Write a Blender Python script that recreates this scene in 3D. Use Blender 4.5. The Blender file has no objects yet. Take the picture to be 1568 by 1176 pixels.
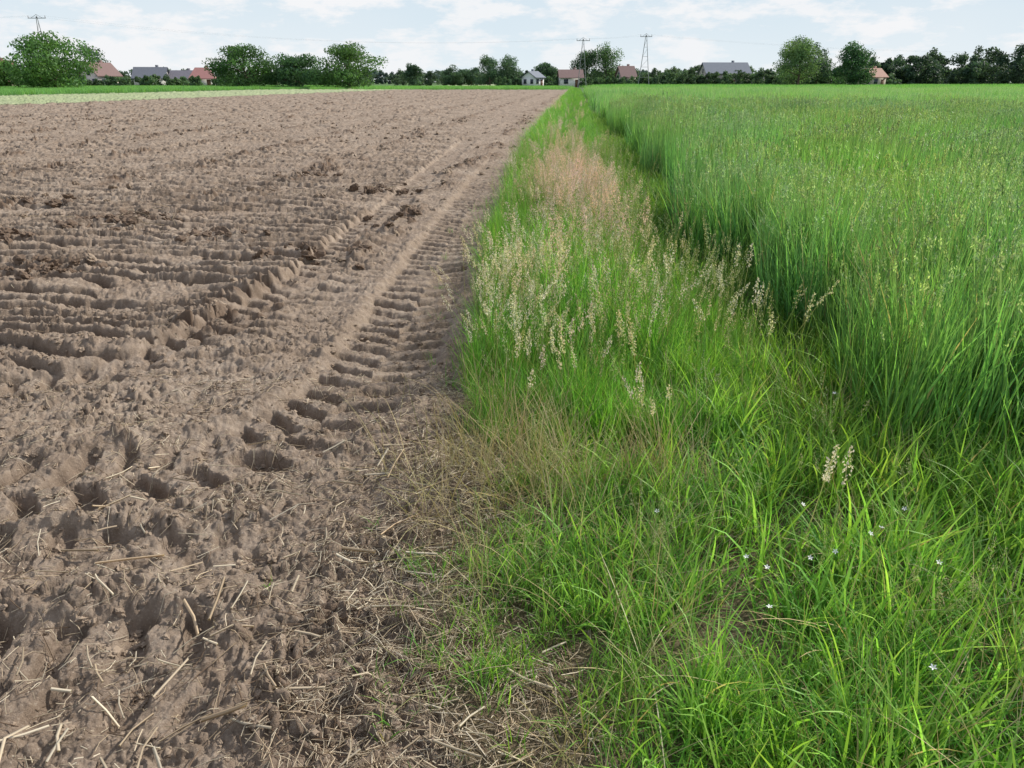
import bpy, math, random
import numpy as np
from mathutils import Vector
rng=np.random.default_rng(7); random.seed(7)
scene=bpy.context.scene
scene.view_settings.view_transform='Standard'
try: scene.view_settings.look='None'
except Exception: pass
scene.view_settings.exposure=0

# ------------------------------------------------------------------ noise
_g=np.random.default_rng(3).uniform(0,2*np.pi,4096); GX=np.cos(_g); GY=np.sin(_g)
RV=np.random.default_rng(4).random(4096)
def hsh(ix,iy,s):
    n=(ix.astype(np.int64)*374761393+iy.astype(np.int64)*668265263+s*974634777)&0xffffffff
    n=((n^(n>>13))*1274126177)&0xffffffff
    return ((n^(n>>16))&4095).astype(np.int32)
def gn(x,y,s=0):
    fx=np.floor(x); fy=np.floor(y); dx=x-fx; dy=y-fy
    u=dx*dx*dx*(dx*(dx*6-15)+10); v=dy*dy*dy*(dy*(dy*6-15)+10)
    def g(a,b):
        h=hsh(fx+a,fy+b,s); return GX[h]*(dx-a)+GY[h]*(dy-b)
    a=g(0,0); b=g(1,0); c=g(0,1); d=g(1,1)
    return ((a+(b-a)*u)*(1-v)+(c+(d-c)*u)*v)*1.5
def fbm(x,y,s=0,o=3):
    r=0;a=1;f=1
    for i in range(o):
        r=r+a*gn(x*f,y*f,s+i*17); a*=.5; f*=2.03
    return r
def worley(x,y,s=0):
    fx=np.floor(x); fy=np.floor(y); f1=np.full(x.shape,9.); f2=np.full(x.shape,9.); id1=np.zeros(x.shape)
    for i in(-1,0,1):
        for j in(-1,0,1):
            h=hsh(fx+i,fy+j,s); h2=hsh(fx+i,fy+j,s+5)
            d=np.hypot(fx+i+RV[h]-x,fy+j+RV[h2]-y)
            m=d<f1
            f2=np.where(m,f1,np.minimum(f2,d)); id1=np.where(m,RV[(h*7+3)&4095],id1); f1=np.where(m,d,f1)
    return f1,f2,id1
def sst(a,b,x):
    t=np.clip((x-a)/(b-a),0,1); return t*t*(3-2*t)

# ------------------------------------------------------------------ layout
def xb(y): return np.interp(y,[-5,1.3,1.8,2.3,2.7,3.2,3.6,4.7,7.3,12.5,22,142,170],[-.2,-.12,-.22,-.36,-.2,-.2,-.3,-.27,-.29,-.12,.3,9.7,12.])
def xc(y): return np.interp(y,[-5,3,4.4,7.9,18,142,1500],[1.9,1.85,1.85,1.8,2.6,12.3,118])
def xl(y): return -36+.113*(y-58)

def cat(P,n=12):
    P=np.array(P,float); P=np.vstack([2*P[0]-P[1],P,2*P[-1]-P[-2]]); o=[]
    for i in range(1,len(P)-2):
        for k in range(n):
            t=k/n; a,b,c,d=P[i-1:i+3]
            o.append(.5*((2*b)+(-a+c)*t+(2*a-5*b+4*c-d)*t*t+(-a+3*b-3*c+d)*t**3))
    o.append(P[-2]); return np.array(o)
TR=[ (cat([(.1,24),(-.47,12.5),(-.67,8.5),(-.75,6.2),(-.79,4.7),(-.92,3.75),(-1.3,3.2),(-2.0,2.88),(-3.2,2.75)]),.34,.062),
     (cat([(-1.25,24),(-1.6,12.5),(-1.75,8),(-1.80,6.6),(-1.98,5.3),(-2.25,4.45),(-2.9,3.95),(-4.2,3.75),(-6,3.7)]),.22,.062),
     (cat([(-3.2,1.95),(-2.0,1.82),(-1.2,1.78),(-.6,1.85)],10),.26,.055),
     (cat([(-3.5,2.5),(-2.0,2.38),(-1.1,2.4),(-.6,2.6)],10),.16,.03)]
def tracks(x,y):
    H=np.zeros(x.shape); M=np.zeros(x.shape); LG=np.zeros(x.shape)
    wx=x+.04*gn(x*3,y*3,91)+.016*gn(x*14,y*14,93); wy=y+.04*gn(x*3,y*3,92)+.016*gn(x*14,y*14,94)
    for k,(P,hw,dep) in enumerate(TR):
        best=np.full(x.shape,1e9); S=np.zeros(x.shape); D=np.zeros(x.shape); s0=0
        for a,b in zip(P[:-1],P[1:]):
            e=b-a; L=np.hypot(*e)
            if L<1e-6: continue
            e=e/L
            rx=wx-a[0]; ry=wy-a[1]; t=np.clip(rx*e[0]+ry*e[1],0,L)
            qx=rx-t*e[0]; qy=ry-t*e[1]; d=np.hypot(qx,qy)
            m=d<best
            sg=np.sign(e[0]*qy-e[1]*qx)
            S=np.where(m,s0+t,S); D=np.where(m,d*sg,D); best=np.where(m,d,best); s0+=L
        ad=np.abs(D)
        endf=1-sst(s0-.55,s0-.05,S) if k>=2 else 1.
        mask=(1-sst(hw*.85,hw*1.15,ad))*endf
        per=.215
        ph=S/per + ad*1.7*(.35 if k>=2 else 1) + np.where(D>0,.5,0)
        lug=.5+.5*np.cos(2*np.pi*ph); lug=sst(.38,.78,lug)
        lug=lug*(1-sst(hw*.8,hw*1.0,ad))*(.45+.55*sst(.0,.05,ad))
        wear=np.clip(.85+1.*gn(x*1.3,y*1.3,60+k)+.5*gn(x*4,y*4,64+k),.12,1.2)
        fade=1-sst(7.5,18,y)*.65
        berm=.024*np.exp(-((ad-hw*1.18)/.07)**2)*np.clip(.4+1.5*gn(x*2.5,y*2.5,66+k),0,1.2)*endf
        H+= (-dep*.4*mask - dep*1.0*lug*wear*mask + berm)*fade
        M=np.maximum(M,mask); LG=np.maximum(LG,lug*mask*wear)
    return H,M,LG

def gh(x,y,full=False):
    x=np.asarray(x,float); y=np.asarray(y,float)
    soil=1-sst(-.1,.12,x-xb(y)-.06*gn(x*4,y*4,70))
    near=1-sst(3.2,5.5,y)
    h=.03*gn(x*.8,y*.8,1)+.014*fbm(x*2.6,y*2.6,2,2)
    nm=(y<26)&(x<.6)&(x>-8)&(y>.5)
    T=np.zeros(x.shape); M=np.zeros(x.shape); LG=np.zeros(x.shape)
    if nm.any():
        T[nm],M[nm],LG[nm]=tracks(x[nm],y[nm])
    c=x-.078*y
    smooth=np.exp(-((x-xb(y)+.75)/.55)**2)*sst(3.5,6,y)
    rough=1-.6*smooth
    wy=y+.10*x+.26*gn(x*.6,y*.9,11)+.08*gn(x*2.2,y*3,12)+.03*gn(x*9,y*9,16)
    per=.25
    ph=wy/per+1.2*gn(x*.3,y*.6,13)
    fr=ph-np.floor(ph); rowid=np.floor(ph)
    saw=np.where(fr<.14,fr/.14,(1-fr)/.86)
    seg=sst(-.45,-.15,gn(x*.8+rowid*3.7,rowid*1.37,14))
    amp=sst(3.7,4.9,y)*(1-M)*(1-.9*smooth)*(.6+.75*sst(-.4,.15,gn(x*.35,y*.25,15)))*(.5+.7*sst(-1.,-2.2,x))*(1-.35*sst(12,30,y))
    crack=(np.exp(-((fr-.0)/.13)**2)+np.exp(-((fr-1.)/.10)**2))*seg*amp
    led=.045*saw*seg*amp-.072*crack
    far=1+1.0*sst(14,60,y)
    b=np.mod(c+.45*gn(c*.6,y*.25,21)+.9,2.7)-1.35
    band=np.exp(-(b/.36)**2)*sst(4,6,y)*(c<-1.2)*sst(-.35,.25,gn(c*1.3,y*.5,22))
    wx2=x+.05*gn(x*6,y*6,8); wy2=y+.05*gn(x*6,y*6,9)
    f1,f2,idd=worley(wx2*8,wy2*8,30)
    cl=sst(.0,.3,f2-f1)*np.clip(idd-.35,0,1)*1.5
    g1,g2,id2=worley(wx2*21,wy2*21,33)
    cl2=sst(.0,.35,g2-g1)*np.clip(id2-.3,0,1)*1.4
    patch=sst(-.2,.35,gn(x*1.1,y*1.1,36))
    clodm=(.18+.45*near*patch)*rough*(1-.6*M)+2.2*band*sst(-.25,.35,gn(c*2,y*.9,23))
    h2=.042*cl*clodm+.028*cl2*(.3+.5*patch+clodm)*(1-.6*M)
    h2+=.012*band*far
    h3=.012*fbm(x*9,y*9,41,3)*(1-.4*M)+.022*np.abs(fbm(x*3.4,y*3.4,47,3))*(.15+.7*near)*(1-.75*M)
    if full: h3=h3+.008*fbm(x*38,y*38,44,3)*(1-.3*M)+.045*fbm(x*1.1,y*1.7,46,3)*sst(14,40,y)
    z=h+soil*(T+led*far+h2+h3)+(1-soil)*.03
    z=z*(1-sst(180,240,y))
    if full:
        damp_and_shade=np.clip(.85*cl*clodm+.6*band*sst(-.2,.4,gn(c*3,y*.9,24))+.5*crack+.3*LG,0,1)  # crack and lug-pit terms paint shade into the soil; clods are damp earth
        return z,soil,damp_and_shade,M
    return z

# ------------------------------------------------------------------ material helpers
def nmat(name):
    m=bpy.data.materials.new(name); m.use_nodes=True; nt=m.node_tree; nt.nodes.clear(); return m,nt
def nd(nt,t,**k):
    n=nt.nodes.new(t)
    for a,b in k.items(): setattr(n,a,b)
    return n
def mixc(nt,f,a,b,bt='MIX'):
    n=nd(nt,'ShaderNodeMix',data_type='RGBA',blend_type=bt)
    for s,v in ((n.inputs[0],f),(n.inputs[6],a),(n.inputs[7],b)):
        if hasattr(v,'is_linked'): nt.links.new(v,s)
        else: s.default_value=v if not isinstance(v,tuple) else (*v[:3],1)
    return n.outputs[2]
def noise(nt,vec,scale,detail=4,rough=.6):
    n=nd(nt,'ShaderNodeTexNoise'); n.inputs['Scale'].default_value=scale; n.inputs['Detail'].default_value=detail; n.inputs['Roughness'].default_value=rough
    nt.links.new(vec,n.inputs['Vector']); return n.outputs['Fac']
def ramp(nt,f,lo,hi):
    n=nd(nt,'ShaderNodeMapRange'); n.inputs[1].default_value=lo; n.inputs[2].default_value=hi; nt.links.new(f,n.inputs[0]); return n.outputs[0]
def simple(name,col,rough=.8,var=.25,scale=2.):
    m,nt=nmat(name); o=nd(nt,'ShaderNodeOutputMaterial'); p=nd(nt,'ShaderNodeBsdfPrincipled'); g=nd(nt,'ShaderNodeNewGeometry')
    f=noise(nt,g.outputs['Position'],scale)
    c=mixc(nt,f,tuple(v*(1-var) for v in col),tuple(min(1,v*(1+var)) for v in col))
    nt.links.new(c,p.inputs['Base Color']); p.inputs['Roughness'].default_value=rough; p.inputs['Specular IOR Level'].default_value=.25
    nt.links.new(p.outputs[0],o.inputs[0]); return m
def leafmat(name,trans=.35,rough=.55,wscale=.6,tint=(1,1,1),tint2=(1.25,1.1,.7),spec=.3):
    m,nt=nmat(name); o=nd(nt,'ShaderNodeOutputMaterial'); p=nd(nt,'ShaderNodeBsdfPrincipled'); t=nd(nt,'ShaderNodeBsdfTranslucent'); mx=nd(nt,'ShaderNodeMixShader')
    a=nd(nt,'ShaderNodeAttribute',attribute_name='col'); g=nd(nt,'ShaderNodeNewGeometry')
    f=ramp(nt,noise(nt,g.outputs['Position'],wscale,3),.35,.65)
    tn=mixc(nt,f,tint,tint2); c=mixc(nt,1.,a.outputs['Color'],tn,'MULTIPLY')
    nt.links.new(c,p.inputs['Base Color']); p.inputs['Roughness'].default_value=rough; p.inputs['Specular IOR Level'].default_value=spec
    ct=mixc(nt,1.,c,(1.2,1.2,.65),'MULTIPLY'); nt.links.new(ct,t.inputs['Color'])
    mx.inputs[0].default_value=trans; nt.links.new(p.outputs[0],mx.inputs[1]); nt.links.new(t.outputs[0],mx.inputs[2]); nt.links.new(mx.outputs[0],o.inputs[0]); return m

def mkmesh(name,V,F,col=None,mat=None,smooth=False):
    V=np.asarray(V,np.float32); F=np.asarray(F,np.int32); k=F.shape[1]
    me=bpy.data.meshes.new(name); me.vertices.add(len(V)); me.vertices.foreach_set('co',V.ravel())
    me.loops.add(F.size); me.loops.foreach_set('vertex_index',F.ravel())
    me.polygons.add(len(F)); me.polygons.foreach_set('loop_start',np.arange(0,F.size,k,dtype=np.int32))
    me.polygons.foreach_set('loop_total',np.full(len(F),k,np.int32))
    if smooth: me.polygons.foreach_set('use_smooth',np.ones(len(F),bool))
    if col is not None:
        a=me.attributes.new('col','FLOAT_COLOR','POINT'); c=np.ones((len(V),4),np.float32); c[:,:3]=col; a.data.foreach_set('color',c.ravel())
    if mat: me.materials.append(mat)
    me.update(calc_edges=True); return me
def obj(name,me,parent=None,coll=None):
    o=bpy.data.objects.new(name,me); (coll or scene.collection).objects.link(o)
    if parent: o.parent=parent
    return o

# ------------------------------------------------------------------ ground sheet
ys=[-60,-30,-15,-8,-4,-2,-1,0,.4,.8]; y=1.0
while y<110: ys.append(y); y+=.0037*(max(y,1.5)/1.5)**1.32
while y<2500: ys.append(y); y*=1.035
ys=np.array(ys); us=np.concatenate([np.linspace(-1,.08,860),np.linspace(.085,1,100)])
W=1.2+.95*np.maximum(ys,0)
X=W[:,None]*us[None,:]; ext=np.array([25.,300.,2500.])
X=np.hstack([X[:,:1]-ext[::-1],X,X[:,-1:]+ext]); Y=np.repeat(ys[:,None],X.shape[1],1)
sh=X.shape; z,soil,damp_and_shade,M=gh(X.ravel(),Y.ravel(),True)
xx=X.ravel(); yy=Y.ravel()
ends=170+3*gn(xx*.05,yy*0,5)
leftm=sst(-1.0,1.0,xx-xl(yy)-.6*gn(xx*.3,yy*.3,6))*(1-sst(-2,2,yy-ends))
sw=soil*leftm
hay=(1-sst(-1,1,xx-xl(yy)))*sst(-30,-27,xx-xl(yy))
V=np.stack([xx,yy,z],1)
nr,nc=sh; i=np.arange(nr-1)[:,None]*nc+np.arange(nc-1)[None,:]; i=i.ravel()
F=np.stack([i,i+1,i+nc+1,i+nc],1)
gm,nt=nmat('ground_soil_and_turf'); o=nd(nt,'ShaderNodeOutputMaterial'); p=nd(nt,'ShaderNodeBsdfPrincipled'); g=nd(nt,'ShaderNodeNewGeometry'); a=nd(nt,'ShaderNodeAttribute',attribute_name='col')
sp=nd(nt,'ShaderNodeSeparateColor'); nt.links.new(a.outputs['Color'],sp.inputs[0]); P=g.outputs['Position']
s1=mixc(nt,ramp(nt,noise(nt,P,.9,7,.68),.34,.66),(.265,.20,.15),(.41,.332,.265))
s2=mixc(nt,ramp(nt,noise(nt,P,14,5,.7),.35,.62),(.22,.165,.122),s1)
s2=mixc(nt,ramp(nt,noise(nt,P,120,3,.7),.55,.8),s2,(.50,.42,.34))
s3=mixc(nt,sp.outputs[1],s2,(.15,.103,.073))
gr=mixc(nt,ramp(nt,noise(nt,P,.25,5),.3,.7),(.09,.20,.06),(.13,.26,.08))
grn=mixc(nt,ramp(nt,noise(nt,P,40,4,.7),.4,.6),(.07,.075,.04),gr)
lit=mixc(nt,ramp(nt,noise(nt,P,60,5,.75),.35,.65),(.08,.065,.04),(.24,.19,.12))
spos=nd(nt,'ShaderNodeSeparateXYZ'); nt.links.new(P,spos.inputs[0])
grn=mixc(nt,ramp(nt,spos.outputs[1],3.,9),lit,grn)
hy=mixc(nt,ramp(nt,noise(nt,P,.4,6,.7),.3,.7),(.28,.34,.17),(.38,.41,.25))
gg=mixc(nt,sp.outputs[2],grn,hy)
cc=mixc(nt,sp.outputs[0],gg,s3)
nt.links.new(cc,p.inputs['Base Color']); p.inputs['Roughness'].default_value=.95; p.inputs['Specular IOR Level'].default_value=.12
bm=nd(nt,'ShaderNodeBump'); bm.inputs['Strength'].default_value=.85; bm.inputs['Distance'].default_value=.015
nt.links.new(noise(nt,P,80,8,.75),bm.inputs['Height']); nt.links.new(bm.outputs[0],p.inputs['Normal']); nt.links.new(p.outputs[0],o.inputs[0])
obj('ground',mkmesh('ground',V,F,np.stack([sw,damp_and_shade,hay],1),gm,True))

# ------------------------------------------------------------------ plant source meshes
def blades(n,R,h,w,lean,bend,cols,S=4,dead=.05,r=None,taper=.7):
    r=r or rng
    rad=R*np.sqrt(r.random(n)); an=r.random(n)*6.283; bx=rad*np.cos(an); by=rad*np.sin(an)
    az=r.random(n)*6.283; L=r.uniform(h[0],h[1],n); th0=np.abs(r.normal(0,lean,n)); be=np.abs(r.normal(bend,bend*.6,n))
    wd=w*r.uniform(.6,1.3,n); tw=az+1.571+r.normal(0,.6,n)
    Vs=[];x=bx.copy();y=by.copy();z=np.full(n,-.03)
    base=np.array(cols)[r.integers(0,len(cols),n)]*r.uniform(.7,1.3,(n,1))
    dm=r.random(n)<dead; base[dm]=np.array([.50,.43,.25])*r.uniform(.7,1.2,(dm.sum(),1))
    C=[]
    for k in range(S+1):
        t=k/S
        ww=wd*(1-t**2)**taper*(0.55+.45*min(1,t*3)) if k<S else wd*.04
        Vs.append(np.stack([np.stack([x-np.cos(tw)*ww/2,y-np.sin(tw)*ww/2,z],1),np.stack([x+np.cos(tw)*ww/2,y+np.sin(tw)*ww/2,z],1)],1))
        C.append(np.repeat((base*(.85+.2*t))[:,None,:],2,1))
        th=th0+be*((t+.5/S)**1.4); x=x+np.cos(az)*np.sin(th)*L/S; y=y+np.sin(az)*np.sin(th)*L/S; z=z+np.cos(th)*L/S
    V=np.stack(Vs,1) ; C=np.stack(C,1)
    V=V.reshape(-1,3); C=C.reshape(-1,3)
    b=np.arange(n)[:,None]*(S+1)*2+np.arange(S)[None,:]*2; b=b.ravel()
    return V,np.stack([b,b+1,b+3,b+2],1),C
def comb(parts):
    V=[];F=[];C=[];o=0
    for v,f,c in parts: V.append(v);F.append(f+o);C.append(c);o+=len(v)
    return np.vstack(V),np.vstack(F),np.vstack(C)
def flecks(P,sz,col,r,el=2.):
    n=len(P); a=r.normal(0,1,(n,3)); a[:,2]=np.abs(a[:,2])+.8; a/=np.linalg.norm(a,axis=1)[:,None]
    b=np.cross(a,r.normal(0,1,(n,3))); b/=np.linalg.norm(b,axis=1)[:,None]
    s=sz*r.uniform(.6,1.4,(n,1))
    V=np.stack([P-a*s*el/2,P+b*s/2,P+a*s*el/2,P-b*s/2],1).reshape(-1,3)
    i=np.arange(n)*4
    return V,np.stack([i,i+1,i+2,i+3],1),np.repeat(np.array(col)*r.uniform(.75,1.25,(n,1)),4,0)
def stems_heads(n,R,h,col,hc,r,head=.16,spread=.03,nf=55,fs=.0045,lean=.12,sw=.0022,el=2.):
    parts=[]
    for _ in range(n):
        L=r.uniform(*h); az=r.random()*6.283; th=abs(r.normal(0,lean)); be=abs(r.normal(.15,.12)); rr=R*math.sqrt(r.random()); a0=r.random()*6.28
        S=5; pts=[];x=rr*math.cos(a0);y=rr*math.sin(a0);z=-.02
        for k in range(S+1):
            pts.append((x,y,z)); t=th+be*(k/S)**2; x+=math.cos(az)*math.sin(t)*L/S; y+=math.sin(az)*math.sin(t)*L/S; z+=math.cos(t)*L/S
        pts=np.array(pts)
        for da in(0,1.57):
            dv=np.array([math.cos(az+da)*sw/2,math.sin(az+da)*sw/2,0]); V=np.stack([pts-dv,pts+dv],1).reshape(-1,3)
            b=np.arange(S)*2; parts.append((V,np.stack([b,b+1,b+3,b+2],1),np.repeat(np.array([col]),len(V),0)))
        t=1-head/L*r.random(nf)**.8; q=t*S; i0=np.minimum(q.astype(int),S-1); fr=(q-i0)[:,None]
        c=pts[i0]*(1-fr)+pts[i0+1]*fr; u=(1-t)*L/head
        sp=spread*(.15+np.sin(np.clip(u,0,1)*2.6))[:,None]
        d=r.normal(0,1,(nf,3)); d[:,2]=d[:,2]*.5+.3; d/=np.linalg.norm(d,axis=1)[:,None]
        parts.append(flecks(c+d*sp*r.random((nf,1))**.5,fs,hc,r,el))
    return comb(parts)
lib={}
def raw(key,ts,mat): lib[key]=(ts,mat)
def grow(name,key,x,y,scl,tilt=.08,off=0.,cv=.18,shade=None):
    ts,mat=lib[key]; n=len(x); z=gh(x,y)+off
    if np.ndim(scl)==1: scl=np.repeat(np.asarray(scl)[:,None],3,1)
    if shade is None: shade=np.ones(n)
    idx=rng.integers(0,len(ts),n); parts=[]
    for k,(v,f,c) in enumerate(ts):
        s=np.where(idx==k)[0]
        if not len(s): continue
        m=len(s); a=rng.random(m)*6.283; ca,sa=np.cos(a)[:,None],np.sin(a)[:,None]; tx=rng.normal(0,tilt,m)[:,None]; ty=rng.normal(0,tilt,m)[:,None]
        vx=v[None,:,0]*scl[s,0:1]; vy=v[None,:,1]*scl[s,1:2]; vz=v[None,:,2]*scl[s,2:3]
        X=vx*ca-vy*sa; Y=vx*sa+vy*ca; X=X+tx*vz; Y=Y+ty*vz
        V=np.stack([X+x[s][:,None],Y+y[s][:,None],vz+z[s][:,None]],2).reshape(-1,3)
        F=(f[None]+(np.arange(m)*len(v))[:,None,None]).reshape(-1,f.shape[1])
        g_=rng.uniform(1-cv,1+cv,(m,1,1))*np.concatenate([rng.uniform(.9,1.12,(m,1,1)),np.ones((m,1,1)),rng.uniform(.85,1.15,(m,1,1))],2)*shade[s][:,None,None]
        C=(c[None]*g_).reshape(-1,3); parts.append((V,F,C))
    V,F,C=comb(parts); return obj(name,mkmesh(name,V,F,C,mat))
def group(key,meshes):
    c=bpy.data.collections.new(key)
    for k,me in enumerate(meshes):
        o=bpy.data.objects.new('%s_src_%02d'%(key,k),me); c.objects.link(o)
    lib[key]=(c,len(meshes))
def scatter(name,key,x,y,scl,tilt=.08,z=None,zrot=None,off=0.):
    n=len(x); c,k=lib[key]
    if z is None: z=gh(x,y)
    me=bpy.data.meshes.new(name); me.vertices.add(n); me.vertices.foreach_set('co',np.stack([x,y,z+off],1).astype(np.float32).ravel())
    rot=np.stack([rng.normal(0,tilt,n),rng.normal(0,tilt,n),rng.random(n)*6.283 if zrot is None else zrot],1).astype(np.float32)
    if np.ndim(scl)==1: scl=np.repeat(np.asarray(scl)[:,None],3,1)
    me.attributes.new('rot','FLOAT_VECTOR','POINT').data.foreach_set('vector',rot.ravel())
    me.attributes.new('scl','FLOAT_VECTOR','POINT').data.foreach_set('vector',scl.astype(np.float32).ravel())
    me.attributes.new('idx','INT','POINT').data.foreach_set('value',rng.integers(0,k,n).astype(np.int32))
    o=obj(name,me); t=bpy.data.node_groups.new(name+'_scatter','GeometryNodeTree')
    t.interface.new_socket('Geometry',in_out='INPUT',socket_type='NodeSocketGeometry'); t.interface.new_socket('Geometry',in_out='OUTPUT',socket_type='NodeSocketGeometry')
    gi=nd(t,'NodeGroupInput'); go=nd(t,'NodeGroupOutput'); ip=nd(t,'GeometryNodeInstanceOnPoints'); ci=nd(t,'GeometryNodeCollectionInfo')
    ci.inputs['Collection'].default_value=c; ci.inputs['Separate Children'].default_value=True; ci.inputs['Reset Children'].default_value=True
    def na(nm,ty):
        q=nd(t,'GeometryNodeInputNamedAttribute',data_type=ty); q.inputs['Name'].default_value=nm
        return [s for s in q.outputs if s.enabled and s.name=='Attribute'][0]
    er=nd(t,'FunctionNodeEulerToRotation'); L=t.links.new
    L(na('rot','FLOAT_VECTOR'),er.inputs[0]); L(er.outputs[0],ip.inputs['Rotation']); L(na('scl','FLOAT_VECTOR'),ip.inputs['Scale']); L(na('idx','INT'),ip.inputs['Instance Index'])
    L(gi.outputs[0],ip.inputs['Points']); L(ci.outputs[0],ip.inputs['Instance']); ip.inputs['Pick Instance'].default_value=True; L(ip.outputs[0],go.inputs[0])
    m=o.modifiers.new('scatter','NODES'); m.node_group=t; return o

G=[(.145,.35,.065),(.175,.40,.075),(.115,.30,.06),(.215,.43,.09)]
GY_=[(.27,.49,.09),(.23,.45,.09),(.31,.51,.12)]
CR=[(.17,.37,.12),(.19,.41,.13),(.14,.32,.12),(.23,.45,.12)]
mg=leafmat('grass_blade',.46,.5,.9,(.95,1,1),(1.12,1.06,.8)); mc=leafmat('cereal_leaf',.44,.45,.35,(.95,1,1.12),(1.12,1.1,.8),.3); ms=leafmat('dry_straw_blade',.2,.8,2,(1,1,1),(.85,.8,.75)); mp=leafmat('seed_head',.35,.9,3,(1,1,1),(.9,.87,.86))
def M_(nm,t,mat): return mkmesh(nm,t[0],t[1],t[2],mat)
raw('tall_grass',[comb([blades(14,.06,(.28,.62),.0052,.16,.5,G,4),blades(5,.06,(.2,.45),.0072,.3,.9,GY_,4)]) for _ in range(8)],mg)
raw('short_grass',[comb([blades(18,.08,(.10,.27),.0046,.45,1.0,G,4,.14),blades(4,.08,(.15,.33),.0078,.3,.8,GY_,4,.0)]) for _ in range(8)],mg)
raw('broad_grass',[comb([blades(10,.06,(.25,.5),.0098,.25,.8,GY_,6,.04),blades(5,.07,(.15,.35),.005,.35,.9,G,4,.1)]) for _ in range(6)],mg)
raw('matted',[blades(22,.14,(.2,.5),.0034,1.1,.45,[(.60,.52,.32),(.50,.46,.24),(.44,.43,.18)],5,.2) for _ in range(4)],ms)
raw('tuft_small',[blades(12,.025,(.05,.16),.0035,.5,.8,G,3,.05) for _ in range(4)],mg)
raw('seed_green',[stems_heads(4,.08,(.45,.75),(.2,.3,.09),(.44,.46,.28),np.random.default_rng(50+k),.13,.014,40,.0042) for k in range(5)],mp)
raw('seed_cream',[stems_heads(3,.09,(.45,.76),(.35,.38,.18),(.78,.72,.60),np.random.default_rng(60+k),.14,.018,75,.0050,.2) for k in range(6)],mp)
raw('seed_pink',[stems_heads(4,.12,(.55,.86),(.42,.36,.25),(.74,.56,.54),np.random.default_rng(70+k),.19,.042,95,.0056) for k in range(5)],mp)
def cropplants(n,R,h,lw,nl,r,S=5,ears=True):
    parts=[blades(n*nl,R,(h*.5,h*.98),lw,.12,.42,CR,S,.01,r,.6),
    blades(n*2,R,(h*.25,h*.55),lw*1.1,.3,.9,CR,3,.05,r),
    blades(n,R,(h*.85,h*1.02),lw*.45,.06,.12,[(.22,.40,.16)],3,.0,r,.1)]
    if ears: parts.append(stems_heads(max(1,n//3),R,(h*.95,h*1.1),(.22,.36,.16),(.36,.48,.28),r,.09,.007,12,lw*.7,.07,lw*.35,3.))
    return comb(parts)
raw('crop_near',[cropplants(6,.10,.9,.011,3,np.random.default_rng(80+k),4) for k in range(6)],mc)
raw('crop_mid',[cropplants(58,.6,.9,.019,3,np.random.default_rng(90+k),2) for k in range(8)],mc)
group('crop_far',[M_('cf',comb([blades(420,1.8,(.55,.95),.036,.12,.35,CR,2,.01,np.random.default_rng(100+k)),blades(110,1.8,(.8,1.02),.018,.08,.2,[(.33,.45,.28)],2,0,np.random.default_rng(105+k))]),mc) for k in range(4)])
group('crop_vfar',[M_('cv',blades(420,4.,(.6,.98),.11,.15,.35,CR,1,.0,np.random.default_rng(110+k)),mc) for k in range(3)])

def pts(y0,y1,dens,xlo,xhi,pw=0):
    yy=np.linspace(y0,y1,60); x0=xlo(yy).min(); x1=xhi(yy).max(); n=int((y1-y0)*(x1-x0)*dens)
    x=rng.uniform(x0,x1,n); y=rng.uniform(y0,y1,n); m=(x>xlo(y))&(x<xhi(y)); return x[m],y[m]
lim=lambda y:.85*y+.9
verge_r=lambda y:np.minimum(xc(y)-.42,lim(y))
edge=lambda y:xb(y)+.05
def clump(x,y,s): return gn(x*4.5,y*4.5,s)+.6*gn(x*1.7,y*1.7,s+1)
x1,y1=pts(.9,3.9,400,lambda y:xb(y)-.05,lambda y:np.minimum(lim(y),3.2))
k=(rng.random(len(x1))<.08+.92*sst(-.02,.5,x1-xb(y1)+.28*gn(x1*3,y1*3,7)))&(rng.random(len(x1))<.1+.9*sst(-.5,-.0,gn(x1*1.8,y1*1.8,17)+.5*gn(x1*5,y1*5,16)))
x1,y1=x1[k],y1[k]; s=(.65+.35*sst(.1,1.3,x1-xb(y1)))*rng.uniform(.7,1.3,len(x1))*(1+.5*clump(x1,y1,18)); s*=.6+.4*sst(0,.5,x1-xb(y1))
grow('short_grass','short_grass',x1,y1,np.clip(s,.3,2),.12,shade=1+.3*clump(x1,y1,40))
x2,y2=pts(.9,4.2,75,lambda y:xb(y)+.4,lambda y:np.minimum(lim(y),3.4)); k=rng.random(len(x2))<sst(-.2,.3,gn(x2*1.1,y2*1.1,19))*.6+.5*sst(.6,1.6,x2)+.08; x2,y2=x2[k],y2[k]
grow('broad_leaved_grass','broad_grass',x2,y2,rng.uniform(.6,1.05,len(x2))*(.8+.3*sst(.6,2,x2)),.15)
X3=[];Y3=[]
for a,b,d in((3.1,6,330),(6,10,200),(10,20,90),(20,45,40),(45,175,16)):
    x,y=pts(a,b,d,edge,verge_r); X3.append(x);Y3.append(y)
x3=np.concatenate(X3);y3=np.concatenate(Y3)
k=rng.random(len(x3))<.35+.65*sst(-.45,.15,clump(x3,y3,55)); x3,y3=x3[k],y3[k]
rel=(x3-xb(y3))/(xc(y3)-.42-xb(y3))
prof=.58+.45*np.exp(-((rel-.4)/.30)**2); prof*=.6+.4*sst(3.1,4.4,y3+ .5*gn(x3*2,y3*2,27))
s=prof*rng.uniform(.7,1.2,len(x3))*(1+.35*clump(x3,y3,28))
wq=np.where(y3>20,2.1,np.where(y3>10,1.45,1.)); sc=np.stack([s*wq,s*wq,s],1)
grow('tall_meadow_grass','tall_grass',x3,y3,sc,.12,shade=1+.32*clump(x3,y3,42))
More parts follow.
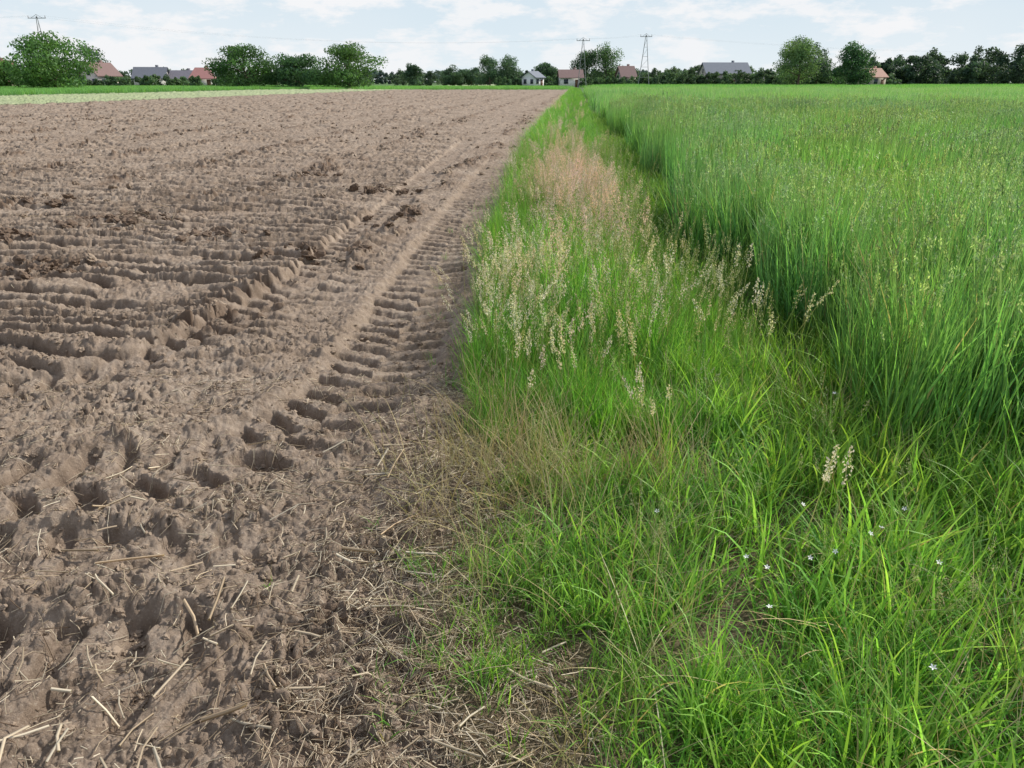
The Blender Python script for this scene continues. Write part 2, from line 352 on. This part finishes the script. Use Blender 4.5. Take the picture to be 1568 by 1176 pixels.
x,y=pts(1.6,16,24,lambda y:xb(y)+.15,verge_r); grow('flowering_grass','seed_green',x,y,rng.uniform(.7,1.15,len(x))*(.6+.4*sst(2.4,4,y)),.12)
def blob(n,cx,cy,sx,sy): return rng.normal(cx,sx,n),rng.normal(cy,sy,n)
x,y=blob(95,.06,4.9,.17,.6); xa,ya=blob(60,.5,6.2,.35,1.4); xd,yd=blob(25,1.0,4.5,.3,.6); x=np.r_[x,xa,xd];y=np.r_[y,ya,yd]; k=(x>xb(y)+.04)&(x<xc(y)-.5); x,y=x[k],y[k]
grow('cream_meadow_grass','seed_cream',x,y,rng.uniform(.7,1.08,len(x)),.16)
x,y=blob(170,.68,8.9,.24,1.7); xa,ya=blob(60,1.0,15,.3,3.5); xd,yd=blob(60,2.6,34,.6,12); x=np.r_[x,xa,xd];y=np.r_[y,ya,yd]; k=(x>xb(y)+.1)&(x<xc(y)-.75); x,y=x[k],y[k]
grow('pink_meadow_grass','seed_pink',x,y,rng.uniform(.78,1.05,len(x)),.1)
x,y=pts(1.2,3.6,30,lambda y:xb(y)-.05,lambda y:np.minimum(lim(y),2.6)); k=rng.random(len(x))<.22+.6*sst(0,.4,gn(x*1.3,y*1.3,29))+.5*np.exp(-((x-xb(y)-.2)/.25)**2); x,y=x[k],y[k]
xa,ya=blob(40,.14,2.82,.28,.2); x=np.r_[x,xa];y=np.r_[y,ya]
grow('dry_matted_grass','matted',x,y,rng.uniform(.6,1.,len(x)),.15,off=.07)
x,y=pts(1.2,12,40,lambda y:xb(y)-.6,lambda y:xb(y)+.1); k=rng.random(len(x))<np.exp(-((x-xb(y))/.25)**2)*sst(-.3,.3,gn(x*2,y*2,77)); x,y=x[k],y[k]
grow('grass_tufts_on_soil','tuft_small',x,y,rng.uniform(.6,1.5,len(x)),.1)
x,y=pts(2.4,40,100,lambda y:xc(y)-.5,lambda y:xc(y)+.2); grow('gap_grass','short_grass',x,y,rng.uniform(.8,1.4,len(x)),.1,shade=np.full(len(x),.7))  # blade colour dimmed to paint the crop's shade into the gap
def cropedge(y): return xc(y)+.12*np.sin(y*1.3)+.1*np.sin(y*3.1+1)
def csc(x,y):
    return rng.uniform(.86,1.08,len(x))*(1+.3*gn(x*.45,y*.3,31)+.14*gn(x*1.5,y*1.2,37))*(.82+.18*sst(0,.4,x-cropedge(y)))
x,y=pts(2.9,8.6,80,cropedge,lim); grow('cereal_crop','crop_near',x,y,csc(x,y),.1,shade=1+.25*clump(x*.7,y*.7,43))
def stretch(s,f=1.): return np.stack([np.full(len(s),f),np.full(len(s),f),s],1)
x,y=pts(8.3,34,2.8,lambda y:cropedge(y)+.55,lim); xa,ya=pts(8.3,34,5.,lambda y:cropedge(y)+.25,lambda y:cropedge(y)+1.); 
S_=np.vstack([stretch(csc(x,y)),stretch(csc(xa,ya),.5)]); x=np.r_[x,xa];y=np.r_[y,ya]; grow('cereal_crop','crop_mid',x,y,S_,.05,shade=1+.2*clump(x*.6,y*.6,44))
x,y=pts(33,110,.34,lambda y:cropedge(y)+1.4,lambda y:lim(y)+3); scatter('cereal_crop','crop_far',x,y,stretch(csc(x,y)),.03)
x,y=pts(33,110,1.,lambda y:cropedge(y)+.4,lambda y:cropedge(y)+1.6); scatter('cereal_crop','crop_far',x,y,stretch(csc(x,y),.4),.03)
x,y=pts(105,250,.06,lambda y:cropedge(y)+3.5,lambda y:lim(y)+5); scatter('cereal_crop','crop_vfar',x,y,csc(x,y),.0)
x=rng.uniform(-230,-40,2600);y=rng.uniform(60,230,2600);k=(x<xl(y)-31)&(x>-1.0*y-20);scatter('green_crop','crop_vfar',x[k],y[k],rng.uniform(.7,.95,k.sum()),0.)
x=rng.uniform(-80,20,500);y=rng.uniform(176,240,500);k=x<xc(y)-4;scatter('green_crop','crop_vfar',x[k],y[k],rng.uniform(.5,.8,k.sum()),0.)

# ------------------------------------------------------------------ clods
import bmesh
def clodset(key,mat):
    cm=[]
    for k in range(6):
        b=bmesh.new(); bmesh.ops.create_icosphere(b,subdivisions=3,radius=1)
        co=np.array([v.co[:] for v in b.verts]); n=fbm(co[:,0]*1.4+k*9+co[:,2],co[:,1]*1.4+co[:,2]*1.3,k,3)
        n2=gn(co[:,0]*5+k,co[:,1]*5+co[:,2]*4,k+3)
        for v,a,c2 in zip(b.verts,n,n2): v.co=v.co*(1+.65*a+.2*c2); v.co.z*=.6
        me=bpy.data.meshes.new('clod'); b.to_mesh(me); b.free(); me.materials.append(mat); cm.append(me)
    group(key,cm)
clodset('clod',simple('soil_clod',(.28,.215,.16),.95,.35,25)); clodset('damp_clod',simple('damp_soil_clod',(.15,.105,.075),.95,.35,25))
x,y=pts(1.1,5.5,560,lambda y:-.95*y-.8,lambda y:xb(y)+.05); s=.0025+.016*rng.random(len(x))**5
x2,y2=pts(5,40,16,lambda y:-.9*y-1,lambda y:xb(y)-.1); c=x2-.078*y2; b_=np.mod(c+.45*gn(c*.6,y2*.25,21)+.9,2.7)-1.35
k=rng.random(len(x2))<.15+.85*np.exp(-(b_/.4)**2)*sst(-.3,.3,gn(c*2,y2*.9,23)); x2,y2=x2[k],y2[k]; s2=.010+.05*rng.random(len(x2))**3
scatter('soil_clods','clod',np.r_[x,x2],np.r_[y,y2],np.r_[s,s2],.5,off=0.)
X=[];Y=[];S=[]
for cx,cy,q in((-2.0,12.3,44),(-4.7,9.4,50),(-4.3,6.7,34),(-1.95,7.4,24),(-3.2,8.4,20),(-5.5,8.0,22),(-3.7,14,24),(-1.75,9.6,14),(-6.5,11,20)):
    a,b2=blob(q,cx,cy,.30,.24);X.append(a);Y.append(b2);S.append(.012+.07*rng.random(q)**1.6)
x=np.concatenate(X);y=np.concatenate(Y);s=np.concatenate(S); scatter('damp_soil_clods','damp_clod',x,y,s,.5,off=.01)

# ------------------------------------------------------------------ straw litter & sticks
def litter(name,x,y,L,w,col,mat,lift=.004,az=None):
    n=len(x); az=rng.random(n)*6.283 if az is None else az
    ax=np.cos(az);ay=np.sin(az); P=[]
    for t in(-.5,0,.5):
        px=x+ax*L*t+(.08*L*rng.normal(0,1,n) if t==0 else 0); py=y+ay*L*t; P.append(np.stack([px,py,gh(px,py)+lift+rng.random(n)*L*.15*(t!=0)],1))
    P[1][:,2]=np.maximum(P[1][:,2],(P[0][:,2]+P[2][:,2])/2)
    V=[]
    for q in P:
        for a in range(3):
            th=a*2.094; V.append(q+np.stack([-ay*np.cos(th)*w/2,ax*np.cos(th)*w/2,np.sin(th)*w/2],1))
    V=np.stack(V,1).reshape(-1,3); F=[];b=np.arange(n)*9
    for s_ in(0,3):
        for a in range(3):
            a2=(a+1)%3; F.append(np.stack([b+s_+a,b+s_+a2,b+s_+3+a2,b+s_+3+a],1))
    c=np.array(col)[rng.integers(0,len(col),n)]*rng.uniform(.65,1.2,(n,1))
    return obj(name,mkmesh(name,V,np.vstack(F),np.repeat(c,9,0),mat))
SC=[(.62,.53,.40),(.52,.42,.30),(.76,.68,.54),(.20,.14,.095)]
x,y=pts(1.1,4.2,6500,lambda y:-.8*y-.4,lambda y:xb(y)+.5); dd=(x-xb(y)-.0)/.36
k=rng.random(len(x))<(.09+.5*sst(-.1,.5,gn(x*1.6,y*1.6,51))*(.6+.6*sst(-.1,.3,gn(x*5,y*5,53)))+.9*np.exp(-dd**2))*(1-.7*sst(2.6,3.8,y)); x,y=x[k],y[k]
xa,ya=pts(3.5,14,150,lambda y:-.8*y-.4,lambda y:xb(y)+.2); k=rng.random(len(xa))<.15+.5*sst(0,.5,gn(xa*.9,ya*.9,52))+.7*np.exp(-((xa-xb(ya))/.3)**2); x=np.r_[x,xa[k]];y=np.r_[y,ya[k]]
litter('straw_litter',x,y,.008+.085*rng.random(len(x))**2.5,rng.uniform(.0014,.0038,len(x)),SC,ms,.009)
n=170; x=rng.uniform(-2.0,.15,n);y=rng.uniform(1.35,3.4,n); litter('maize_stalk_pieces',x,y,rng.uniform(.04,.15,n),rng.uniform(.004,.010,n),SC[:3],ms,.013)
sx=np.array([-.50,-.95,-1.02,-.55,-.42,-1.35,-.75,-.3]);sy=np.array([2.95,2.05,2.0,2.35,2.5,2.3,1.55,2.75]); litter('broken_stalks',sx,sy,np.array([.26,.26,.14,.12,.2,.22,.12,.2]),np.array([.011,.012,.012,.014,.009,.01,.015,.009]),[(.66,.52,.36)],ms,.02,az=np.array([1.45,1.75,2.2,-.1,.9,.35,.1,.7]))
n=26;x=np.r_[rng.normal(-4.6,.4,n),rng.normal(-2.,.3,8)];y=np.r_[rng.normal(9.3,.3,n),rng.normal(12.3,.2,8)]; litter('twigs',x,y,rng.uniform(.15,.4,len(x)),rng.uniform(.006,.012,len(x)),[(.2,.14,.1),(.4,.32,.22)],ms,.05)

# ------------------------------------------------------------------ white flowers
fm=simple('white_petal',(.85,.86,.82),.6,.05); fv=[];ff=[];
for cx,cy in((.72,2.0),(.78,1.98),(.93,2.03),(.99,2.0),(1.13,2.08),(1.2,2.15),(.70,1.72),(1.02,2.35),(1.35,2.3),(1.0,1.45),(1.45,3.2),(.5,2.3),(1.25,1.9)):
    zc=gh(np.array([cx]),np.array([cy]))[0]+random.uniform(.20,.30); tl=Vector((random.uniform(-.5,.5),random.uniform(-.7,.1),1)).normalized(); q=tl.to_track_quat('Z','Y')
    for k in range(5):
        a=k*1.2566; l=.010
        for pt in((0,0,.0),(l*.6*math.cos(a-.4),l*.6*math.sin(a-.4),.002),(l*math.cos(a),l*math.sin(a),.003),(l*.6*math.cos(a+.4),l*.6*math.sin(a+.4),.002)):
            v=q@Vector(pt); fv.append((cx+v.x,cy+v.y,zc+v.z))
        b=len(fv)-4; ff.append((b,b+1,b+2,b+3))
o_=obj('white_flowers',mkmesh('white_flowers',fv,ff,None,fm))

# ------------------------------------------------------------------ trees
bark=simple('bark',(.12,.09,.07),.9)
def tube(P,R,n=6):
    V=[];F=[];P=[Vector(p) for p in P]
    for i_,p in enumerate(P):
        d=(P[min(i_+1,len(P)-1)]-P[max(i_-1,0)]).normalized(); q=d.to_track_quat('Z','Y')
        for k in range(n):
            v=p+q@Vector((R[i_]*math.cos(k*6.2832/n),R[i_]*math.sin(k*6.2832/n),0)); V.append(tuple(v))
    for i_ in range(len(P)-1):
        for k in range(n): F.append((i_*n+k,i_*n+(k+1)%n,(i_+1)*n+(k+1)%n,(i_+1)*n+k))
    return np.array(V),np.array(F)
def merge(L):
    V=[];F=[];o_=0
    for v,f in L: V.append(v);F.append(f+o_);o_+=len(v)
    return np.vstack(V),np.vstack(F)
def crown(w,h,base,r,nl,nleaf,ls,col,depth=None,kind='round'):
    w=w*1.15; depth=depth or w; lob=[]
    for k in range(nl):
        a=r.random()*6.283; t=r.random(); zc=base+(h-base)*(.10+.76*t)
        env=math.sin(math.pi*min(1,.28+.58*t)) if kind=='round' else (1-.8*t)
        rr=env*.40*math.sqrt(r.random())
        lob.append((rr*w*math.cos(a),rr*depth*math.sin(a),zc,w*r.uniform(.13,.24)*(.6+.5*env),(h-base)*r.uniform(.10,.19)))
    P=[];N=[];C=[]
    per=nleaf//nl
    for (x,y,z,a,b) in lob:
        d=r.normal(0,1,(per,3)); d/=np.linalg.norm(d,axis=1)[:,None]; rad=r.uniform(.55,1.12,(per,1))
        q=d*rad*np.array([a,a,b])+np.array([x,y,z]); P.append(q); N.append(d)
        C.append(np.repeat((np.array(col)*r.uniform(.7,1.3))[None,:],per,0)*r.uniform(.75,1.25,(per,1)))
    P=np.vstack(P);N=np.vstack(N);C=np.vstack(C); m=P[:,2]>.15; P,N,C=P[m],N[m],C[m]; n=len(P)
    N=N+r.normal(0,.6,(n,3)); N/=np.linalg.norm(N,axis=1)[:,None]
    a=np.cross(N,r.normal(0,1,(n,3))); a/=np.linalg.norm(a,axis=1)[:,None]; b=np.cross(N,a); s=ls*r.uniform(.5,1.3,(n,1))
    V=np.stack([P-a*s*.6,P+b*s*.35,P+a*s*.6,P-b*s*.35],1).reshape(-1,3); i_=np.arange(n)*4
    return V,np.stack([i_,i_+1,i_+2,i_+3],1),np.repeat(C,4,0),lob
ml=leafmat('tree_foliage',.4,.6,.25,(.9,.95,1),(1.1,1.05,.9),.2)
def tree(name,x,y,w,h,seed,col=(.055,.11,.035),base=.06,nl=26,nleaf=5200,ls=.42):
    col=tuple(c*1.75 for c in col)
    r=np.random.default_rng(seed); e=bpy.data.objects.new(name,None); scene.collection.objects.link(e); e.location=(x,y,0)
    V,F,C,lob=crown(w,h,h*base,r,nl,nleaf,ls,col); obj('foliage',mkmesh('foliage',V,F,C,ml),e)
    T=[tube([(0,0,-.2),(.1*r.normal(),.1*r.normal(),h*.25),(.2*r.normal(),.2*r.normal(),h*.55),(0,0,h*.85)],[w*.03,w*.022,w*.014,w*.005])]
    for l in lob[::2]:
        z0=min(l[2]*.6,h*.6); T.append(tube([(0,0,z0),(l[0]*.5,l[1]*.5,(z0+l[2])/2),(l[0],l[1],l[2])],[w*.012,w*.008,w*.003],5))
    V,F=merge(T); obj('trunk',mkmesh('trunk',V,F,None,bark),e); return e
DK=(.035,.075,.036); MD=(.055,.11,.038); BL=(.042,.078,.05)  # BL: bluish cast paints distance haze into the leaf colour
tree('leafy_bush',-77.4,140,12.6,9.4,1,(.062,.125,.04),.0,38,10000,.40)
tree('tree',-117,232,9,11.2,2,BL); tree('leafy_bush',-103,168,6,5.8,3,MD,.0)
tree('broadleaf_tree',-62,192,14,9.6,4,(.045,.095,.035),.0,34,9500,.42); tree('broadleaf_tree',-51,197,14.5,7.9,5,DK,.0,30,8000,.42); tree('broadleaf_tree',-38,192,15,9.8,6,(.05,.10,.035),.0,34,9500,.42)
tree('tree',-33.7,282,6.5,7.2,7,BL); tree('tree',-21,300,9,7.2,8,BL,.02); tree('tree',-15,305,8,6.8,9,BL,.02)
tree('tree',-7.5,282,10,10.3,10,BL,.02);tree('tree',-1.5,284,10,10.6,11,BL,.02); tree('tree',11.3,278,7.5,8.,12,BL,.02)
tree('tall_tree',24.6,272,9,12.6,13,(.045,.085,.045),.03,24,5500); tree('tall_tree',30.5,270,10,13.8,14,(.05,.095,.045),.03,26,6000)
tree('light_green_tree',69.3,200,10.6,11.4,15,(.085,.14,.065),.0,34,8500,.36); tree('tree',79,232,9,13.4,16,(.045,.085,.045)); tree('tree',87,236,8,11.8,17,BL)
tree('dark_green_tree',82,198,9.4,10.6,18,(.035,.08,.038),.0,30,7500,.4)
def mass(name,x0,x1,yc,hf,seed,col,dens=1.,ls=.5,con=.3):
    r=np.random.default_rng(seed); parts=[];x=x0
    while x<x1:
        h=hf(x)*r.uniform(.75,1.12); w=h*r.uniform(.6,1.0)
        kind='cone' if r.random()<con else 'round'
        V,F,C,_=crown(w,h,0,r,9,int(1100*dens),ls,np.array(col)*1.8*r.uniform(.8,1.2),None,kind); V=V+np.array([x,yc+r.normal(0,4),0]); parts.append((V,F,C)); x+=w*r.uniform(.25,.5)
    V,F,C=comb(parts); obj(name,mkmesh(name,V,F,C,ml))
mass('distant_forest',108,330,262,lambda x:np.interp(x,[108,135,170,330],[7.8,10,13,14]),31,(.035,.062,.042),1.3,.65,.4)
mass('distant_forest',112,330,285,lambda x:np.interp(x,[112,135,170,330],[7.8,10,13.5,14.5]),36,(.037,.064,.045),1.1,.75,.3)
mass('distant_hedge',38,110,243,lambda x:4.4,32,(.05,.085,.05),.7,.45,.1)
mass('distant_hedge',38,112,275,lambda x:6.3,37,(.05,.085,.052),.7,.5,.1)
mass('distant_hedge',-45,40,310,lambda x:5.6,33,(.05,.08,.055),.5,.55,.2)
mass('distant_hedge',-5,40,250,lambda x:3.3,39,(.05,.09,.05),.5,.4,.2)
mass('distant_hedge',-260,-50,290,lambda x:5.6,34,(.05,.08,.055),.5,.55,.2)
mass('distant_hedge',-170,-72,203,lambda x:2.9,38,(.06,.10,.055),.5,.4,.0)
mass('distant_forest',-500,400,520,lambda x:9.,35,(.065,.095,.095),.3,1.2,.3)  # distance haze painted in as a bluish leaf colour

# ------------------------------------------------------------------ houses
glass=simple('window_glass',(.05,.06,.08),.2); white=simple('window_frame',(.6,.6,.58),.5,.05); doorm=simple('door_wood',(.18,.10,.06),.6)
def box(x0,x1,y0,y1,z0,z1):
    V=np.array([(x0,y0,z0),(x1,y0,z0),(x1,y1,z0),(x0,y1,z0),(x0,y0,z1),(x1,y0,z1),(x1,y1,z1),(x0,y1,z1)],float)
    return V,np.array([(0,3,2,1),(4,5,6,7),(0,1,5,4),(1,2,6,5),(2,3,7,6),(3,0,4,7)])
def house(name,x,y,w,d,wh,top,rot,wc,rc,gable_front=False,hip=False):
    e=bpy.data.objects.new(name,None); scene.collection.objects.link(e); e.location=(x,y,0); e.rotation_euler=(0,0,rot)
    wm=simple(name+'_wall',wc,.8,.08); rm=simple(name+'_roof',rc,.7,.15)
    V,F=box(-w/2,w/2,-d/2,d/2,-.3,wh); obj('walls',mkmesh('walls',V,F,None,wm),e)
    ov=.5; hx=w/2+ov; hy=d/2+ov; ri=(w*.3 if hip else 0); ez=wh-.25
    rv=[(-hx,-hy,ez),(hx,-hy,ez),(hx,hy,ez),(-hx,hy,ez),(-hx+ri,0,top),(hx-ri,0,top)]
    rv2=[(a,b,c+.18) for a,b,c in rv]; RV_=rv+rv2
    me=bpy.data.meshes.new('roof'); me.from_pydata(RV_,[],[(6,7,11,10),(8,9,10,11),(0,4,5,1),(2,5,4,3),(0,1,7,6),(2,3,9,8)]+([(7,8,11),(9,6,10)] if hip else [])); me.materials.append(rm); obj('roof',me,e)
    if not hip:
        gv=[(-w/2,-d/2,wh),(-w/2,d/2,wh),(-w/2,0,top-.05),(w/2,-d/2,wh),(w/2,d/2,wh),(w/2,0,top-.05)]
        me=bpy.data.meshes.new('gables'); me.from_pydata(gv,[],[(0,2,1),(3,4,5)]); me.materials.append(wm); obj('gables',me,e)
    wl=[];fl=[]
    n=max(2,int(w//3))
    for k in range(n):
        cx=-w/2+(k+.5)*w/n
        if k==n//2: continue
        fl.append(box(cx-.7,cx+.7,-d/2-.05,-d/2+.01,.9,2.3)); wl.append(box(cx-.6,cx+.6,-d/2-.08,-d/2-.03,1,2.2))
    for sx_ in(-1,1):
        for cy,cz in((-d/4,1.6),(d/4,1.6),(0,wh+.7)):
            if cz>wh and top-wh<2: continue
            xs=sorted((sx_*(w/2+.05),sx_*(w/2-.01))); fl.append(box(xs[0],xs[1],cy-.6,cy+.6,cz-.7,cz+.7)); xs=sorted((sx_*(w/2+.08),sx_*(w/2+.03))); wl.append(box(xs[0],xs[1],cy-.5,cy+.5,cz-.6,cz+.6))
    V,F=merge(fl); obj('window_frames',mkmesh('f',V,F,None,white),e); V,F=merge(wl); obj('windows',mkmesh('w',V,F,None,glass),e)
    cx=-w/2+(n//2+.5)*w/n; V,F=box(cx-.5,cx+.5,-d/2-.06,-d/2+.01,0,2.1); obj('door',mkmesh('d',V,F,None,doorm),e)
    V,F=box(w*.2-.35,w*.2+.35,.3,1.0,top-1.2,top+.7); obj('chimney',mkmesh('c',V,F,None,rm),e)
    return e
WH=(.64,.60,.56);RED=(.25,.13,.11);GREY=(.15,.16,.19);BR=(.2,.13,.12)  # house colours muted, with distance haze painted into them
house('white_house',-104.5,210,6.8,6,3.0,5.9,math.radians(68),(.75,.66,.6),BR)
house('grey_roof_house',-101,232,8,8,2.5,5.2,.2,WH,GREY); house('grey_roof_house',-93.5,236,6.5,7,2.3,4.4,.1,WH,(.18,.17,.2))
house('red_roof_house',-83,222,6,6,2.4,4.9,.3,WH,(.36,.18,.17),hip=True); house('red_roof_house',-124,200,6.5,7,3.2,6.2,.5,(.45,.33,.28),RED)
house('white_house',6.2,246,4.2,5,2.8,4.3,.9,(.8,.8,.8),(.2,.22,.26)); house('red_roof_house',17.2,244,6.4,6,2.7,4.7,.05,(.8,.77,.74),(.24,.16,.15)); house('red_roof_house',36,262,4.5,6,3.0,6.0,.2,(.4,.34,.3),(.24,.16,.15))
house('grey_roof_house',64.5,252,13.0,9,3.9,6.8,.05,(.45,.42,.37),(.19,.21,.25)); house('red_roof_house',101,232,4.5,6,2.8,4.9,.3,(.45,.4,.33),(.36,.19,.14))

# ------------------------------------------------------------------ power line masts and wires
steel=simple('galvanised_steel',(.25,.26,.27),.6,.1)
def mast(x,y,h,sp,arm):
    e=bpy.data.objects.new('power_line_mast',None); scene.collection.objects.link(e); e.location=(x,y,0); L=[];r=.08
    for s_ in(-1,1): L.append(tube([(s_*sp/2,0,-.3),(s_*.12,0,h)],[r*1.3,r],5))
    for t in(.2,.4,.6,.78): 
        hw=sp/2*(1-t)+.12*t; L.append(tube([(-hw,0,h*t),(hw,0,h*t)],[.04,.04],4))
        hw2=sp/2*(1-t-.15)+.12; L.append(tube([(-hw,0,h*t),(hw2,0,h*(t+.15))],[.03,.03],4))
    V,F=merge(L); obj('legs',mkmesh('l',V,F,None,steel),e)
    L=[tube([(-arm/2,0,h-.3),(arm/2,0,h-.3)],[.08,.08],5),tube([(-arm/3,0,h-.3),(0,0,h+.5)],[.04,.04],4),tube([(arm/3,0,h-.3),(0,0,h+.5)],[.04,.04],4)]
    V,F=merge(L); obj('crossarm',mkmesh('a',V,F,None,steel),e)
    L=[tube([(k*arm/2*.95,0,h-.3),(k*arm/2*.95,0,h+.25)],[.07,.05],5) for k in(-1,0,1)]; V,F=merge(L); obj('insulators',mkmesh('i',V,F,None,simple('insulator',(.1,.06,.05),.4)),e)
ms_=[(-112,200,15.8,2.6,4.2),(19.5,230,12.3,2.4,3.6),(37,232,13.4,3.2,3.2)]
for m_ in ms_: mast(*m_)
def wire(a,b,sag):
    P=[];n=20
    for k in range(n+1):
        t=k/n; P.append((a[0]+(b[0]-a[0])*t,a[1]+(b[1]-a[1])*t,a[2]+(b[2]-a[2])*t-4*sag*t*(1-t)))
    return tube(P,[.006]*(n+1),4)
L=[]
for k in(-1,1):
    q=lambda m_:(m_[0]+k*m_[4]/2*.95,m_[1],m_[2]+.2)
    L+= [wire(q(ms_[0]),q(ms_[1]),3.),wire(q(ms_[1]),q(ms_[2]),.3),wire(q(ms_[2]),(260,300,15+k*.2),4.),wire(q(ms_[0]),(-330,180,16+k*.2),3.)]
V,F=merge(L); obj('power_line_wires',mkmesh('wires',V,F,None,steel))

# ------------------------------------------------------------------ light, sky
el=math.radians(36); az=math.radians(60)
d=Vector((math.sin(az)*math.cos(el),math.cos(az)*math.cos(el),math.sin(el)))
ld=bpy.data.lights.new('sun','SUN'); ld.energy=5.0; ld.angle=math.radians(.6); ld.color=(1,.95,.86); lo=obj('sun',ld); lo.rotation_euler=d.to_track_quat('Z','Y').to_euler()
w=bpy.data.worlds.new('World'); scene.world=w; w.use_nodes=True; nt=w.node_tree; nt.nodes.clear()
sk=nd(nt,'ShaderNodeTexSky',sky_type='NISHITA'); sk.sun_disc=False; sk.sun_elevation=el; sk.sun_rotation=az; sk.dust_density=.6; sk.air_density=1.0
b1=nd(nt,'ShaderNodeBackground'); b1.inputs[1].default_value=.15; b2=nd(nt,'ShaderNodeBackground'); b2.inputs[0].default_value=(.97,.98,1,1); b2.inputs[1].default_value=.94
b0=nd(nt,'ShaderNodeBackground'); b0.inputs[1].default_value=1.
tc=nd(nt,'ShaderNodeTexCoord'); sz=nd(nt,'ShaderNodeSeparateXYZ'); nt.links.new(tc.outputs['Generated'],sz.inputs[0])
hz=mixc(nt,ramp(nt,sz.outputs[2],.0,.13),(.80,.88,.92),(.55,.72,.85)); nt.links.new(hz,b0.inputs[0])
hf=ramp(nt,sz.outputs[2],.5,.1)
mh=nd(nt,'ShaderNodeMixShader'); nt.links.new(hf,mh.inputs[0]); nt.links.new(b1.outputs[0],mh.inputs[1]); nt.links.new(b0.outputs[0],mh.inputs[2])
mp_=nd(nt,'ShaderNodeMapping'); mp_.inputs['Scale'].default_value=(1,1,3.0); mp_.inputs['Location'].default_value=(.9,.4,.0)
nt.links.new(tc.outputs['Generated'],mp_.inputs[0]); f=noise(nt,mp_.outputs[0],12.,9,.62); mk=ramp(nt,f,.47,.58)
f2=noise(nt,mp_.outputs[0],2.6,3,.5); mk2=ramp(nt,f2,.3,.7)
mul=nd(nt,'ShaderNodeMath',operation='MULTIPLY'); nt.links.new(mk,mul.inputs[0]); mul.inputs[1].default_value=.75
add=nd(nt,'ShaderNodeMath',operation='ADD'); nt.links.new(mul.outputs[0],add.inputs[0]); m3=nd(nt,'ShaderNodeMath',operation='MULTIPLY'); nt.links.new(mk2,m3.inputs[0]); m3.inputs[1].default_value=.35; nt.links.new(m3.outputs[0],add.inputs[1]); add.use_clamp=True
nt.links.new(sk.outputs[0],b1.inputs[0]); mx=nd(nt,'ShaderNodeMixShader'); nt.links.new(add.outputs[0],mx.inputs[0]); nt.links.new(mh.outputs[0],mx.inputs[1]); nt.links.new(b2.outputs[0],mx.inputs[2])
ow=nd(nt,'ShaderNodeOutputWorld'); nt.links.new(mx.outputs[0],ow.inputs[0])

cd=bpy.data.cameras.new('camera'); cam=obj('camera',cd); cd.lens=27; cd.sensor_width=36; cd.clip_end=6000; cd.clip_start=.05
cam.location=(0,0,1.6); cam.rotation_euler=(math.radians(90-21.5),0,0); scene.camera=cam
